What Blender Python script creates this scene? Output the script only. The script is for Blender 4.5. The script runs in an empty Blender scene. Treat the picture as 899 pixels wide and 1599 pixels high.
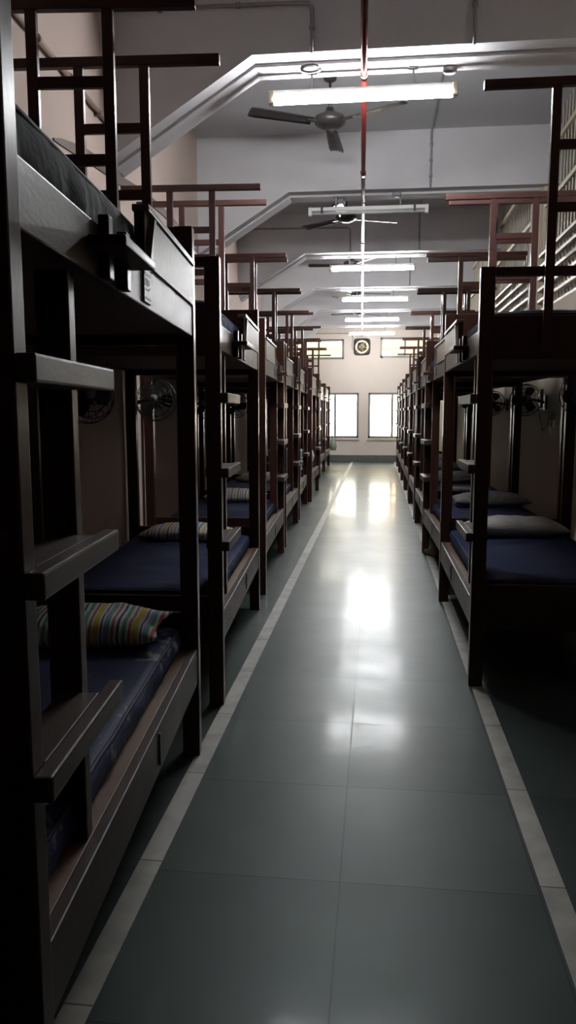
import bpy, bmesh, math, random
from mathutils import Vector, Matrix, noise

random.seed(7)
scn = bpy.context.scene
COL = scn.collection
PI = math.pi

# ------------------------------------------------------------------ helpers
class MB:
    """collects shapes into one bmesh; build() links it as one mesh object"""
    def __init__(self):
        self.bm = bmesh.new()

    def box(self, x0, x1, y0, y1, z0, z1, bevel=0.0, seg=2, rot=None, pivot=None):
        g = bmesh.ops.create_cube(self.bm, size=1.0)
        vs = g['verts']
        c = Vector(((x0 + x1) / 2, (y0 + y1) / 2, (z0 + z1) / 2))
        d = (abs(x1 - x0), abs(y1 - y0), abs(z1 - z0))
        for v in vs:
            v.co = Vector((v.co.x * d[0], v.co.y * d[1], v.co.z * d[2])) + c
        if bevel > 0:
            es = list({e for v in vs for e in v.link_edges})
            r = bmesh.ops.bevel(self.bm, geom=es, offset=bevel, segments=seg, affect='EDGES', profile=0.6)
            vs = list({v for f in r['faces'] for v in f.verts} | {v for v in vs if v.is_valid})
        if rot is not None:
            bmesh.ops.rotate(self.bm, verts=vs, cent=pivot or c, matrix=rot)
        return self

    def poly_prism(self, pts, axis, a0, a1):
        """extrude a polygon; axis 'x','y','z' is the extrusion axis"""
        def mk(p, a):
            if axis == 'y': return (p[0], a, p[1])
            if axis == 'x': return (a, p[0], p[1])
            return (p[0], p[1], a)
        A = [self.bm.verts.new(mk(p, a0)) for p in pts]
        B = [self.bm.verts.new(mk(p, a1)) for p in pts]
        n = len(pts)
        self.bm.faces.new(A); self.bm.faces.new(B[::-1])
        for i in range(n):
            self.bm.faces.new((A[i], B[i], B[(i + 1) % n], A[(i + 1) % n]))
        return self

    def tube(self, pts, r, seg=10, cap=True):
        pts = [Vector(p) for p in pts]
        rings = []
        up = Vector((0, 0, 1))
        prev = None
        for i, p in enumerate(pts):
            t = (pts[min(i + 1, len(pts) - 1)] - pts[max(i - 1, 0)]).normalized()
            if prev is None:
                a = up if abs(t.dot(up)) < 0.9 else Vector((1, 0, 0))
                n = t.cross(a).normalized()
            else:
                n = (prev - t * prev.dot(t)).normalized()
            prev = n
            b = t.cross(n)
            rings.append([self.bm.verts.new(p + (n * math.cos(2 * PI * k / seg) + b * math.sin(2 * PI * k / seg)) * r)
                          for k in range(seg)])
        for A, B in zip(rings, rings[1:]):
            for k in range(seg):
                self.bm.faces.new((A[k], A[(k + 1) % seg], B[(k + 1) % seg], B[k]))
        if cap:
            self.bm.faces.new(rings[0][::-1]); self.bm.faces.new(rings[-1])
        return self

    def lathe(self, prof, seg=24, M=None):
        """prof: list of (r, z); M optional transform"""
        M = M or Matrix.Identity(4)
        rings = []
        for r, z in prof:
            if r < 1e-5:
                rings.append([self.bm.verts.new(M @ Vector((0, 0, z)))])
            else:
                rings.append([self.bm.verts.new(M @ Vector((r * math.cos(2 * PI * k / seg), r * math.sin(2 * PI * k / seg), z)))
                              for k in range(seg)])
        for A, B in zip(rings, rings[1:]):
            for k in range(seg):
                k2 = (k + 1) % seg
                if len(A) == 1 and len(B) == 1: continue
                if len(A) == 1: self.bm.faces.new((A[0], B[k2], B[k]))
                elif len(B) == 1: self.bm.faces.new((A[k], A[k2], B[0]))
                else: self.bm.faces.new((A[k], A[k2], B[k2], B[k]))
        return self

    def torus(self, R, r, M=None, seg=40, ms=8):
        M = M or Matrix.Identity(4)
        g = []
        for i in range(seg):
            a = 2 * PI * i / seg
            g.append([self.bm.verts.new(M @ Vector(((R + r * math.cos(2 * PI * j / ms)) * math.cos(a),
                                                   (R + r * math.cos(2 * PI * j / ms)) * math.sin(a),
                                                   r * math.sin(2 * PI * j / ms)))) for j in range(ms)])
        for i in range(seg):
            for j in range(ms):
                self.bm.faces.new((g[i][j], g[(i + 1) % seg][j], g[(i + 1) % seg][(j + 1) % ms], g[i][(j + 1) % ms]))
        return self

    def build(self, name, mat, parent=None, smooth=False, loc=None):
        bmesh.ops.recalc_face_normals(self.bm, faces=self.bm.faces[:])
        me = bpy.data.meshes.new(name)
        self.bm.to_mesh(me); self.bm.free()
        if smooth:
            for p in me.polygons: p.use_smooth = True
        me.materials.append(mat)
        o = bpy.data.objects.new(name, me)
        COL.objects.link(o)
        if parent: o.parent = parent
        if loc: o.location = loc
        return o

def tag(o, label=None, cat=None, group=None, kind=None):
    if label: o['label'] = label
    if cat: o['category'] = cat
    if group: o['group'] = group
    if kind: o['kind'] = kind
    return o

def empty(name, loc=(0, 0, 0), rz=0.0):
    o = bpy.data.objects.new(name, None)
    o.empty_display_size = 0.1
    o.location = loc; o.rotation_euler = (0, 0, rz)
    COL.objects.link(o)
    return o

def struct(o):
    o['kind'] = 'structure'
    return o

def kids(o):
    return [c for c in bpy.data.objects if c.parent == o]

def copy_tree(o, parent=None, skip=()):
    c = o.copy()
    COL.objects.link(c)
    if parent is not None: c.parent = parent
    for ch in kids(o):
        if ch.name.split('.')[0] in skip: continue
        copy_tree(ch, c)
    return c

# ------------------------------------------------------------------ materials
def mat_base(name):
    m = bpy.data.materials.new(name); m.use_nodes = True
    nt = m.node_tree
    return m, nt, nt.nodes['Principled BSDF']

def N(nt, t, **kw):
    n = nt.nodes.new(t)
    for k, v in kw.items(): setattr(n, k, v)
    return n

def ramp(nt, stops, interp='LINEAR'):
    n = nt.nodes.new('ShaderNodeValToRGB')
    cr = n.color_ramp; cr.interpolation = interp
    while len(cr.elements) > 1: cr.elements.remove(cr.elements[-1])
    cr.elements[0].position = stops[0][0]; cr.elements[0].color = (*stops[0][1], 1)
    for p, c in stops[1:]:
        e = cr.elements.new(p); e.color = (*c, 1)
    return n

def noisy(name, c1, c2, scale=4.0, rough=(0.5, 0.6), bump=0.0, bscale=None, metal=0.0, spec=0.5, detail=5, stretch=(1, 1, 1), coord='Object'):
    m, nt, b = mat_base(name)
    tc = N(nt, 'ShaderNodeTexCoord'); mp = N(nt, 'ShaderNodeMapping')
    mp.inputs['Scale'].default_value = stretch
    nt.links.new(tc.outputs[coord], mp.inputs['Vector'])
    nz = N(nt, 'ShaderNodeTexNoise'); nz.inputs['Scale'].default_value = scale; nz.inputs['Detail'].default_value = detail
    nt.links.new(mp.outputs[0], nz.inputs['Vector'])
    r = ramp(nt, [(0.15, c1), (0.85, c2)])
    nt.links.new(nz.outputs['Fac'], r.inputs[0]); nt.links.new(r.outputs[0], b.inputs['Base Color'])
    mr = N(nt, 'ShaderNodeMapRange')
    mr.inputs['From Min'].default_value = 0.15; mr.inputs['From Max'].default_value = 0.85
    mr.inputs['To Min'].default_value = rough[0]; mr.inputs['To Max'].default_value = rough[1]
    nt.links.new(nz.outputs['Fac'], mr.inputs[0]); nt.links.new(mr.outputs[0], b.inputs['Roughness'])
    b.inputs['Metallic'].default_value = metal
    b.inputs['Specular IOR Level'].default_value = spec
    if bump:
        n2 = N(nt, 'ShaderNodeTexNoise'); n2.inputs['Scale'].default_value = bscale or scale * 4
        nt.links.new(mp.outputs[0], n2.inputs['Vector'])
        bp = N(nt, 'ShaderNodeBump'); bp.inputs['Strength'].default_value = bump; bp.inputs['Distance'].default_value = 0.01
        nt.links.new(n2.outputs['Fac'], bp.inputs['Height']); nt.links.new(bp.outputs[0], b.inputs['Normal'])
    return m

def emit(name, col, s):
    m = bpy.data.materials.new(name); m.use_nodes = True
    nt = m.node_tree; nt.nodes.clear()
    e = N(nt, 'ShaderNodeEmission'); e.inputs[0].default_value = (*col, 1); e.inputs[1].default_value = s
    o = N(nt, 'ShaderNodeOutputMaterial'); nt.links.new(e.outputs[0], o.inputs[0])
    return m

TUBE_STRENGTH = 60.0
M = {}
M['wood'] = noisy('brown_enamel', (0.036, 0.016, 0.012), (0.058, 0.027, 0.021), 6, (0.26, 0.36), 0.04, 60, spec=0.12, stretch=(1, 1, 0.35))
M['rail'] = noisy('brown_enamel_worn', (0.036, 0.022, 0.017), (0.065, 0.043, 0.035), 9, (0.38, 0.50), 0.05, 70, spec=0.25, stretch=(1, 0.6, 1.5))
M['red_frame'] = noisy('red_brown_net_frame', (0.075, 0.034, 0.031), (0.105, 0.048, 0.044), 6, (0.3, 0.4))
M['ply'] = noisy('deck_plywood', (0.10, 0.055, 0.035), (0.16, 0.09, 0.06), 5, (0.5, 0.6), stretch=(1, 0.2, 1))
M['ledge'] = M['ply']
M['veneer'] = noisy('pale_worn_veneer', (0.12, 0.095, 0.070), (0.24, 0.21, 0.165), 8, (0.36, 0.55), 0.2, 40, stretch=(1, 3, 0.35))
M['trimwood'] = noisy('guard_trim_paint', (0.12, 0.10, 0.085), (0.20, 0.17, 0.15), 12, (0.28, 0.4))
M['navy'] = noisy('navy_cover', (0.010, 0.015, 0.048), (0.017, 0.024, 0.074), 7, (0.75, 0.85), 0.25, 60, spec=0.25)
M['navydark'] = noisy('dark_velvet_cover', (0.004, 0.005, 0.009), (0.009, 0.010, 0.018), 7, (0.75, 0.9), 0.3, 30, spec=0.12)
M['piping'] = noisy('navy_piping', (0.010, 0.014, 0.036), (0.014, 0.020, 0.05), 12, (0.7, 0.8))
M['tag'] = noisy('grey_tag_plate', (0.055, 0.055, 0.065), (0.08, 0.08, 0.09), 30, (0.4, 0.5))
M['tagmark'] = noisy('pale_tag_print', (0.42, 0.43, 0.45), (0.5, 0.5, 0.52), 20, (0.5, 0.6))
M['black'] = noisy('black_plastic', (0.010, 0.010, 0.011), (0.016, 0.016, 0.017), 12, (0.35, 0.5))
M['fanbrown'] = noisy('dark_brown_fan_enamel', (0.028, 0.024, 0.023), (0.038, 0.032, 0.031), 9, (0.3, 0.4))
M['grey'] = noisy('grey_metal', (0.22, 0.22, 0.22), (0.3, 0.3, 0.3), 14, (0.4, 0.5), metal=0.3)
M['conduit'] = noisy('grey_painted_conduit', (0.25, 0.24, 0.24), (0.32, 0.31, 0.31), 9, (0.5, 0.6))
M['pinkconduit'] = noisy('brownish_conduit', (0.24, 0.17, 0.14), (0.32, 0.23, 0.19), 9, (0.5, 0.6))
M['brownstrip'] = noisy('brown_cable_strip', (0.10, 0.07, 0.054), (0.15, 0.105, 0.082), 9, (0.6, 0.7))
M['white'] = noisy('white_plastic', (0.68, 0.68, 0.66), (0.75, 0.75, 0.73), 8, (0.35, 0.45))
M['pipe'] = noisy('red_pipe_paint', (0.085, 0.014, 0.012), (0.13, 0.020, 0.017), 5, (0.14, 0.24))
M['concrete'] = noisy('grey_white_distemper', (0.54, 0.53, 0.545), (0.62, 0.61, 0.62), 1.6, (0.75, 0.85), 0.1, 30, coord='Generated', stretch=(6, 2, 2))
M['ceil'] = noisy('ceiling_distemper', (0.50, 0.50, 0.52), (0.57, 0.57, 0.585), 1.2, (0.8, 0.9))
M['pinkwall'] = noisy('pink_beige_distemper', (0.50, 0.40, 0.355), (0.60, 0.485, 0.43), 0.9, (0.85, 0.95), 0.08, 40, spec=0.15)
M['farwall'] = noisy('cream_distemper', (0.52, 0.455, 0.40), (0.62, 0.555, 0.50), 1.1, (0.75, 0.85), 0.05, 40, spec=0.2)
M['beige'] = noisy('beige_distemper', (0.45, 0.39, 0.31), (0.53, 0.46, 0.37), 1.3, (0.85, 0.95), 0.05, 40, spec=0.15)
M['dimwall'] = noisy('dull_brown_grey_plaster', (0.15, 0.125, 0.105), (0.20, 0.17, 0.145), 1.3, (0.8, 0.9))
M['grille'] = noisy('cream_grille_paint', (0.54, 0.47, 0.35), (0.63, 0.56, 0.43), 10, (0.4, 0.5))
M['skirt'] = noisy('grey_green_stone_skirting', (0.075, 0.08, 0.07), (0.12, 0.125, 0.11), 6, (0.25, 0.4))
M['alu'] = noisy('dull_aluminium', (0.13, 0.13, 0.12), (0.18, 0.18, 0.165), 10, (0.4, 0.5), metal=0.3)
M['cream_out'] = noisy('white_facade', (0.80, 0.79, 0.76), (0.86, 0.85, 0.83), 0.5, (0.8, 0.9))
M['yellow_out'] = noisy('yellow_facade', (0.42, 0.31, 0.155), (0.46, 0.345, 0.18), 0.5, (0.8, 0.9))
M['orange_out'] = noisy('orange_facade', (0.80, 0.50, 0.30), (0.85, 0.56, 0.35), 0.5, (0.8, 0.9))
M['ground'] = noisy('outside_paving', (0.5, 0.48, 0.45), (0.58, 0.56, 0.53), 0.5, (0.8, 0.9))
M['greyfabric'] = noisy('grey_white_pillow_cotton', (0.40, 0.39, 0.37), (0.52, 0.51, 0.49), 10, (0.8, 0.9), 0.4, 90, spec=0.2)
M['dimpillow'] = noisy('mottled_grey_pillow_cotton', (0.13, 0.13, 0.14), (0.34, 0.33, 0.33), 24, (0.8, 0.9), 0.4, 90, spec=0.2)
M['paleblue'] = noisy('pale_blue_blanket_wool', (0.30, 0.36, 0.41), (0.50, 0.56, 0.60), 14, (0.8, 0.9), 0.4, 60, spec=0.2)
M['greengrey'] = noisy('grey_green_canvas', (0.20, 0.25, 0.20), (0.27, 0.32, 0.26), 10, (0.8, 0.9))
M['bagwhite'] = noisy('white_poly_bag', (0.55, 0.60, 0.62), (0.72, 0.76, 0.78), 12, (0.3, 0.5))
M['shoe'] = noisy('brown_shoe_leather', (0.12, 0.07, 0.05), (0.2, 0.12, 0.09), 14, (0.4, 0.6))
M['tube'] = emit('lit_tube', (0.97, 0.985, 1.0), TUBE_STRENGTH)
M['tubeoff'] = noisy('unlit_tube_glass', (0.55, 0.56, 0.58), (0.62, 0.63, 0.65), 8, (0.15, 0.2))
M['strap'] = noisy('dark_blue_clip', (0.02, 0.025, 0.07), (0.03, 0.035, 0.09), 8, (0.4, 0.5))
M['copper'] = noisy('fan_winding_sheen', (0.30, 0.27, 0.22), (0.4, 0.36, 0.3), 8, (0.3, 0.4), metal=0.5)

def floor_mat():
    m, nt, b = mat_base('polished_green_kota_stone')
    tc = N(nt, 'ShaderNodeTexCoord')
    mp = N(nt, 'ShaderNodeMapping'); mp.inputs['Location'].default_value = (0.09, 0.245, 0)
    nt.links.new(tc.outputs['Object'], mp.inputs['Vector'])
    br = N(nt, 'ShaderNodeTexBrick', offset=0.0)
    br.inputs['Scale'].default_value = 1.0
    br.inputs['Brick Width'].default_value = 0.585; br.inputs['Row Height'].default_value = 0.60
    br.inputs['Mortar Size'].default_value = 0.003; br.inputs['Mortar Smooth'].default_value = 0.3
    br.inputs['Color1'].default_value = (0.035, 0.047, 0.043, 1)
    br.inputs['Color2'].default_value = (0.051, 0.065, 0.060, 1)
    br.inputs['Mortar'].default_value = (0.024, 0.028, 0.026, 1)
    nt.links.new(mp.outputs[0], br.inputs['Vector'])
    nz = N(nt, 'ShaderNodeTexNoise'); nz.inputs['Scale'].default_value = 3.5; nz.inputs['Detail'].default_value = 8
    nt.links.new(tc.outputs['Object'], nz.inputs['Vector'])
    r = ramp(nt, [(0.05, (0.78, 0.78, 0.80)), (0.95, (1.22, 1.22, 1.20))])
    nt.links.new(nz.outputs['Fac'], r.inputs[0])
    mx = N(nt, 'ShaderNodeMix', data_type='RGBA', blend_type='MULTIPLY'); mx.inputs['Factor'].default_value = 1.0
    nt.links.new(br.outputs['Color'], mx.inputs[6]); nt.links.new(r.outputs[0], mx.inputs[7])
    nt.links.new(mx.outputs[2], b.inputs['Base Color'])
    n2 = N(nt, 'ShaderNodeTexNoise'); n2.inputs['Scale'].default_value = 2.2; n2.inputs['Detail'].default_value = 6
    nt.links.new(tc.outputs['Object'], n2.inputs['Vector'])
    mr = N(nt, 'ShaderNodeMapRange'); mr.inputs['From Min'].default_value = 0.1; mr.inputs['From Max'].default_value = 0.9
    mr.inputs['To Min'].default_value = 0.36; mr.inputs['To Max'].default_value = 0.46
    nt.links.new(n2.outputs['Fac'], mr.inputs[0]); nt.links.new(mr.outputs[0], b.inputs['Roughness'])
    b.inputs['Specular IOR Level'].default_value = 0.21; b.inputs['Specular Tint'].default_value = (0.80, 1.0, 0.96, 1)
    b2 = N(nt, 'ShaderNodeTexBrick', offset=0.0)
    for k in ('Scale', 'Brick Width', 'Row Height', 'Mortar Size'): b2.inputs[k].default_value = br.inputs[k].default_value
    b2.inputs['Color1'].default_value = (0.16, 0.16, 0.16, 1); b2.inputs['Color2'].default_value = (0.38, 0.38, 0.38, 1); b2.inputs['Mortar'].default_value = (0, 0, 0, 1)
    nt.links.new(mp.outputs[0], b2.inputs['Vector'])
    nd = N(nt, 'ShaderNodeTexNoise'); nd.inputs['Scale'].default_value = 6; nd.inputs['Detail'].default_value = 10
    nt.links.new(tc.outputs['Object'], nd.inputs['Vector'])
    rd = ramp(nt, [(0.25, (0.6, 0.6, 0.6)), (0.75, (1.2, 1.2, 1.2))]); nt.links.new(nd.outputs['Fac'], rd.inputs[0])
    mc = N(nt, 'ShaderNodeMix', data_type='RGBA', blend_type='MULTIPLY'); mc.inputs['Factor'].default_value = 1.0
    nt.links.new(b2.outputs['Color'], mc.inputs[6]); nt.links.new(rd.outputs[0], mc.inputs[7])
    nt.links.new(mc.outputs[2], b.inputs['Coat Weight'])
    b.inputs['Coat Roughness'].default_value = 0.125; b.inputs['Coat IOR'].default_value = 1.25
    n3 = N(nt, 'ShaderNodeTexNoise'); n3.inputs['Scale'].default_value = 7; n3.inputs['Detail'].default_value = 3
    nt.links.new(tc.outputs['Object'], n3.inputs['Vector'])
    bp = N(nt, 'ShaderNodeBump'); bp.inputs['Strength'].default_value = 0.05; bp.inputs['Distance'].default_value = 0.02
    nt.links.new(n3.outputs['Fac'], bp.inputs['Height']); nt.links.new(bp.outputs[0], b.inputs['Normal']); nt.links.new(bp.outputs[0], b.inputs['Coat Normal'])
    return m
M['floor'] = floor_mat()

def strip_mat():
    m, nt, b = mat_base('white_marble_strip')
    tc = N(nt, 'ShaderNodeTexCoord')
    br = N(nt, 'ShaderNodeTexBrick', offset=0.0)
    br.inputs['Scale'].default_value = 1.0
    br.inputs['Brick Width'].default_value = 5.0; br.inputs['Row Height'].default_value = 0.60
    br.inputs['Mortar Size'].default_value = 0.003
    br.inputs['Color1'].default_value = (0.33, 0.325, 0.30, 1); br.inputs['Color2'].default_value = (0.40, 0.39, 0.36, 1)
    br.inputs['Mortar'].default_value = (0.1, 0.1, 0.09, 1)
    mp = N(nt, 'ShaderNodeMapping'); mp.inputs['Location'].default_value = (2, 0.2, 0)
    nt.links.new(tc.outputs['Object'], mp.inputs[0]); nt.links.new(mp.outputs[0], br.inputs['Vector'])
    nz = N(nt, 'ShaderNodeTexNoise'); nz.inputs['Scale'].default_value = 9
    nt.links.new(tc.outputs['Object'], nz.inputs['Vector'])
    r = ramp(nt, [(0.3, (0.75, 0.75, 0.75)), (0.7, (1.1, 1.1, 1.1))]); nt.links.new(nz.outputs['Fac'], r.inputs[0])
    mx = N(nt, 'ShaderNodeMix', data_type='RGBA', blend_type='MULTIPLY'); mx.inputs['Factor'].default_value = 1
    nt.links.new(br.outputs['Color'], mx.inputs[6]); nt.links.new(r.outputs[0], mx.inputs[7])
    nt.links.new(mx.outputs[2], b.inputs['Base Color'])
    b.inputs['Roughness'].default_value = 0.45; b.inputs['Specular IOR Level'].default_value = 0.4
    return m
M['strip'] = strip_mat()

def stripe_mat(name, freq, stops, shift=0.0):
    m, nt, b = mat_base(name)
    tc = N(nt, 'ShaderNodeTexCoord'); sp = N(nt, 'ShaderNodeSeparateXYZ')
    nt.links.new(tc.outputs['Object'], sp.inputs[0])
    mu = N(nt, 'ShaderNodeMath', operation='MULTIPLY_ADD'); mu.inputs[1].default_value = freq; mu.inputs[2].default_value = shift + 10
    nt.links.new(sp.outputs['X'], mu.inputs[0])
    fr = N(nt, 'ShaderNodeMath', operation='FRACT'); nt.links.new(mu.outputs[0], fr.inputs[0])
    r = ramp(nt, stops, 'CONSTANT'); nt.links.new(fr.outputs[0], r.inputs[0])
    nt.links.new(r.outputs[0], b.inputs['Base Color'])
    b.inputs['Roughness'].default_value = 0.85; b.inputs['Specular IOR Level'].default_value = 0.2
    return m
W_ = (0.55, 0.55, 0.52)
M['stripe'] = stripe_mat('multicolour_stripe_cotton', 7.0, [
    (0.0, W_), (0.07, (0.06, 0.07, 0.20)), (0.13, W_), (0.20, (0.10, 0.30, 0.22)), (0.30, W_), (0.36, (0.38, 0.13, 0.15)),
    (0.43, W_), (0.47, (0.52, 0.42, 0.06)), (0.60, W_), (0.66, (0.08, 0.10, 0.30)), (0.70, W_), (0.75, (0.25, 0.28, 0.42)),
    (0.82, (0.12, 0.34, 0.25)), (0.88, W_), (0.93, (0.40, 0.12, 0.14))])
M['stripe_b'] = stripe_mat('blue_yellow_stripe_cotton', 7.5, [
    (0.0, W_), (0.12, (0.16, 0.22, 0.38)), (0.22, W_), (0.34, (0.55, 0.42, 0.14)), (0.48, W_), (0.58, (0.10, 0.12, 0.24)),
    (0.66, W_), (0.76, (0.50, 0.24, 0.16)), (0.84, W_), (0.92, (0.2, 0.28, 0.4))], 0.3)

def stained_navy():
    m, nt, b = mat_base('navy_cover_with_bleach_stains')
    tc = N(nt, 'ShaderNodeTexCoord')
    sp = N(nt, 'ShaderNodeSeparateXYZ'); nt.links.new(tc.outputs['Object'], sp.inputs[0])
    nz = N(nt, 'ShaderNodeTexNoise'); nz.inputs['Scale'].default_value = 7.5; nz.inputs['Detail'].default_value = 9; nz.inputs['Roughness'].default_value = 0.7
    nt.links.new(tc.outputs['Object'], nz.inputs['Vector'])
    r = ramp(nt, [(0.57, (0, 0, 0)), (0.66, (1, 1, 1))]); nt.links.new(nz.outputs['Fac'], r.inputs[0])
    mr = N(nt, 'ShaderNodeMapRange'); mr.inputs['From Min'].default_value = -0.30; mr.inputs['From Max'].default_value = -0.02
    nt.links.new(sp.outputs['X'], mr.inputs[0])
    m2 = N(nt, 'ShaderNodeMath', operation='MULTIPLY'); nt.links.new(r.outputs[0], m2.inputs[0]); nt.links.new(mr.outputs[0], m2.inputs[1])
    mx = N(nt, 'ShaderNodeMix', data_type='RGBA')
    nt.links.new(m2.outputs[0], mx.inputs['Factor'])
    mx.inputs[6].default_value = (0.014, 0.021, 0.068, 1); mx.inputs[7].default_value = (0.20, 0.20, 0.23, 1)
    nt.links.new(mx.outputs[2], b.inputs['Base Color'])
    b.inputs['Roughness'].default_value = 0.7; b.inputs['Specular IOR Level'].default_value = 0.3
    return m
M['navystain'] = stained_navy()

def glass_mat():
    m = bpy.data.materials.new('window_glass'); m.use_nodes = True
    nt = m.node_tree; nt.nodes.clear()
    t = N(nt, 'ShaderNodeBsdfTransparent'); t.inputs[0].default_value = (0.94, 0.96, 0.95, 1)
    g = N(nt, 'ShaderNodeBsdfGlossy'); g.inputs['Roughness'].default_value = 0.02
    mx = N(nt, 'ShaderNodeMixShader'); mx.inputs[0].default_value = 0.02
    o = N(nt, 'ShaderNodeOutputMaterial')
    nt.links.new(t.outputs[0], mx.inputs[1]); nt.links.new(g.outputs[0], mx.inputs[2]); nt.links.new(mx.outputs[0], o.inputs[0])
    return m
M['glass'] = glass_mat()

# ------------------------------------------------------------------ room constants
Y_BACK, Y_FAR = -8.0, 22.45
Z_CEIL, Z_BEAM = 4.20, 3.62
XR = 1.60
def XL(y): return -1.57 - 0.038 * y

# ---- floor, ceiling, walls
struct(MB().box(-3.2, 3.2, Y_BACK - 0.3, Y_FAR + 0.1, -0.2, 0.0).build('floor', M['floor']))
struct(MB().box(-3.2, 3.2, Y_BACK - 0.3, Y_FAR + 0.3, Z_CEIL, Z_CEIL + 0.25).build('ceiling', M['ceil']))
struct(MB().poly_prism([(XL(Y_BACK), Y_BACK), (XL(Y_FAR), Y_FAR), (XL(Y_FAR) - 0.2, Y_FAR), (XL(Y_BACK) - 0.2, Y_BACK)], 'z', 0, Z_CEIL).build('wall_left', M['pinkwall']))
struct(MB().box(XL(Y_BACK) - 0.2, 3.0, Y_BACK - 0.2, Y_BACK, 0, Z_CEIL).build('wall_back', M['dimwall']))

def wall_cells(a0, a1, z0, z1, holes, mk):
    """rectangular wall minus rectangular openings"""
    xs = sorted({a0, a1, *[h[0] for h in holes], *[h[1] for h in holes]})
    zs = sorted({z0, z1, *[h[2] for h in holes], *[h[3] for h in holes]})
    for i in range(len(xs) - 1):
        run = None
        for j in range(len(zs) - 1):
            cx, cz = (xs[i] + xs[i + 1]) / 2, (zs[j] + zs[j + 1]) / 2
            solid = not any(h[0] < cx < h[1] and h[2] < cz < h[3] for h in holes)
            if solid:
                if run is None: run = [zs[j], zs[j + 1]]
                else: run[1] = zs[j + 1]
            if (not solid or j == len(zs) - 2) and run:
                mk(xs[i], xs[i + 1], run[0], run[1]); run = None

FW = {'lower_l': (-1.80, -0.52, 0.68, 1.98), 'lower_r': (-0.245, 1.11, 0.68, 1.98),
      'upper_l': (-2.34, -0.955, 2.93, 3.50), 'upper_r': (0.075, 1.47, 2.96, 3.53), 'fan': (-0.64, -0.25, 3.08, 3.47)}
w = MB()
wall_cells(XL(Y_FAR) - 0.2, XR + 0.2, 0, Z_CEIL, list(FW.values()),
           lambda a, b, c, d: w.box(a, b, Y_FAR, Y_FAR + 0.2, c, d))
struct(w.build('wall_far', M['farwall']))
struct(MB().box(XL(Y_FAR) + 0.01, XR - 0.005, Y_FAR - 0.025, Y_FAR, 0, 0.19, 0.004).build('baseboard_far', M['skirt']))

# right wall: solid below, grilles between the columns above
GR = [(5.70 + 3.06 * k - 0.0, 8.28 + 3.06 * k) for k in range(-1, 5)] + [(21.0, 22.2)]
GR = [(g0, g1) for g0, g1 in GR if g0 > 4]
w = MB()
wall_cells(Y_BACK, Y_FAR, 0, Z_CEIL, [(g0, g1, 2.40, Z_CEIL) for g0, g1 in GR],
           lambda a, b, c, d: w.box(XR, XR + 0.16, a, b, c, d))
struct(w.build('wall_right', M['beige']))
# the passage behind the grilles
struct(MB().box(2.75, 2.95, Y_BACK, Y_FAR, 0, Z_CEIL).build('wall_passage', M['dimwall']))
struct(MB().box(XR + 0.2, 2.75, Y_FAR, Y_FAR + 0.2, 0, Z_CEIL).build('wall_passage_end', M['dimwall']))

for n, (g0, g1) in enumerate(GR):
    root = struct(empty('window_%d' % (n + 5), (XR + 0.06, (g0 + g1) / 2, 2.40)))
    oy = (g0 + g1) / 2
    f = MB()
    f.box(-0.03, 0.03, g0 - oy, g1 - oy, 0.0, 0.04, 0.003)
    for z in (1.05, 1.53): f.box(-0.028, 0.012, g0 - oy, g1 - oy, z - 0.022, z + 0.022, 0.003)
    f.box(-0.03, 0.03, g0 - oy, g0 - oy + 0.04, 0, Z_CEIL - 2.4, 0.003)
    f.box(-0.03, 0.03, g1 - oy - 0.04, g1 - oy, 0, Z_CEIL - 2.4, 0.003)
    f.build('grille_frame', M['grille'], root)
    b = MB(); nb = int(round((g1 - g0) / 0.118))
    for i in range(1, nb):
        y = g0 - oy + (g1 - g0) * i / nb
        b.box(-0.003, 0.005, y - 0.008, y + 0.008, 0.04, Z_CEIL - 2.4)
    b.build('grille_bars', M['grille'], root)
    b = MB()
    for i in range(5):
        z = 0.12 + 0.112 * i
        b.box(-0.055, -0.018, g0 - oy, g1 - oy, z - 0.015, z + 0.015, 0.004)
    b.build('louvre_slats', M['grille'], root)

# beams with sloping haunches on the left
BY = [5.12 + 3.045 * k for k in range(-2, 6)]
for n, y0 in enumerate(BY):
    y0 = BY[n]
    m = MB(); xl = XL(y0 + 0.3) - 0.05
    hx = XL(y0) + 0.95
    for (a, b, dz) in ((y0, y0 + 0.13, 0.022), (y0 + 0.13, y0 + 0.32, 0.0)):
        m.poly_prism([(xl, Z_CEIL), (XR + 0.16, Z_CEIL), (XR + 0.16, Z_BEAM + dz), (hx, Z_BEAM + dz), (XL(y0), 3.03 + dz), (xl, 3.03 + dz)], 'y', a, b)
    struct(m.build('ceiling_beam', M['concrete']))

# floor strips of white stone
struct(MB().box(-0.722, -0.650, Y_BACK, Y_FAR - 0.03, -0.01, 0.0012).build('trim_1', M['strip']))
struct(MB().box(0.505, 0.577, Y_BACK, Y_FAR - 0.03, -0.01, 0.0012).build('trim_2', M['strip']))

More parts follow.
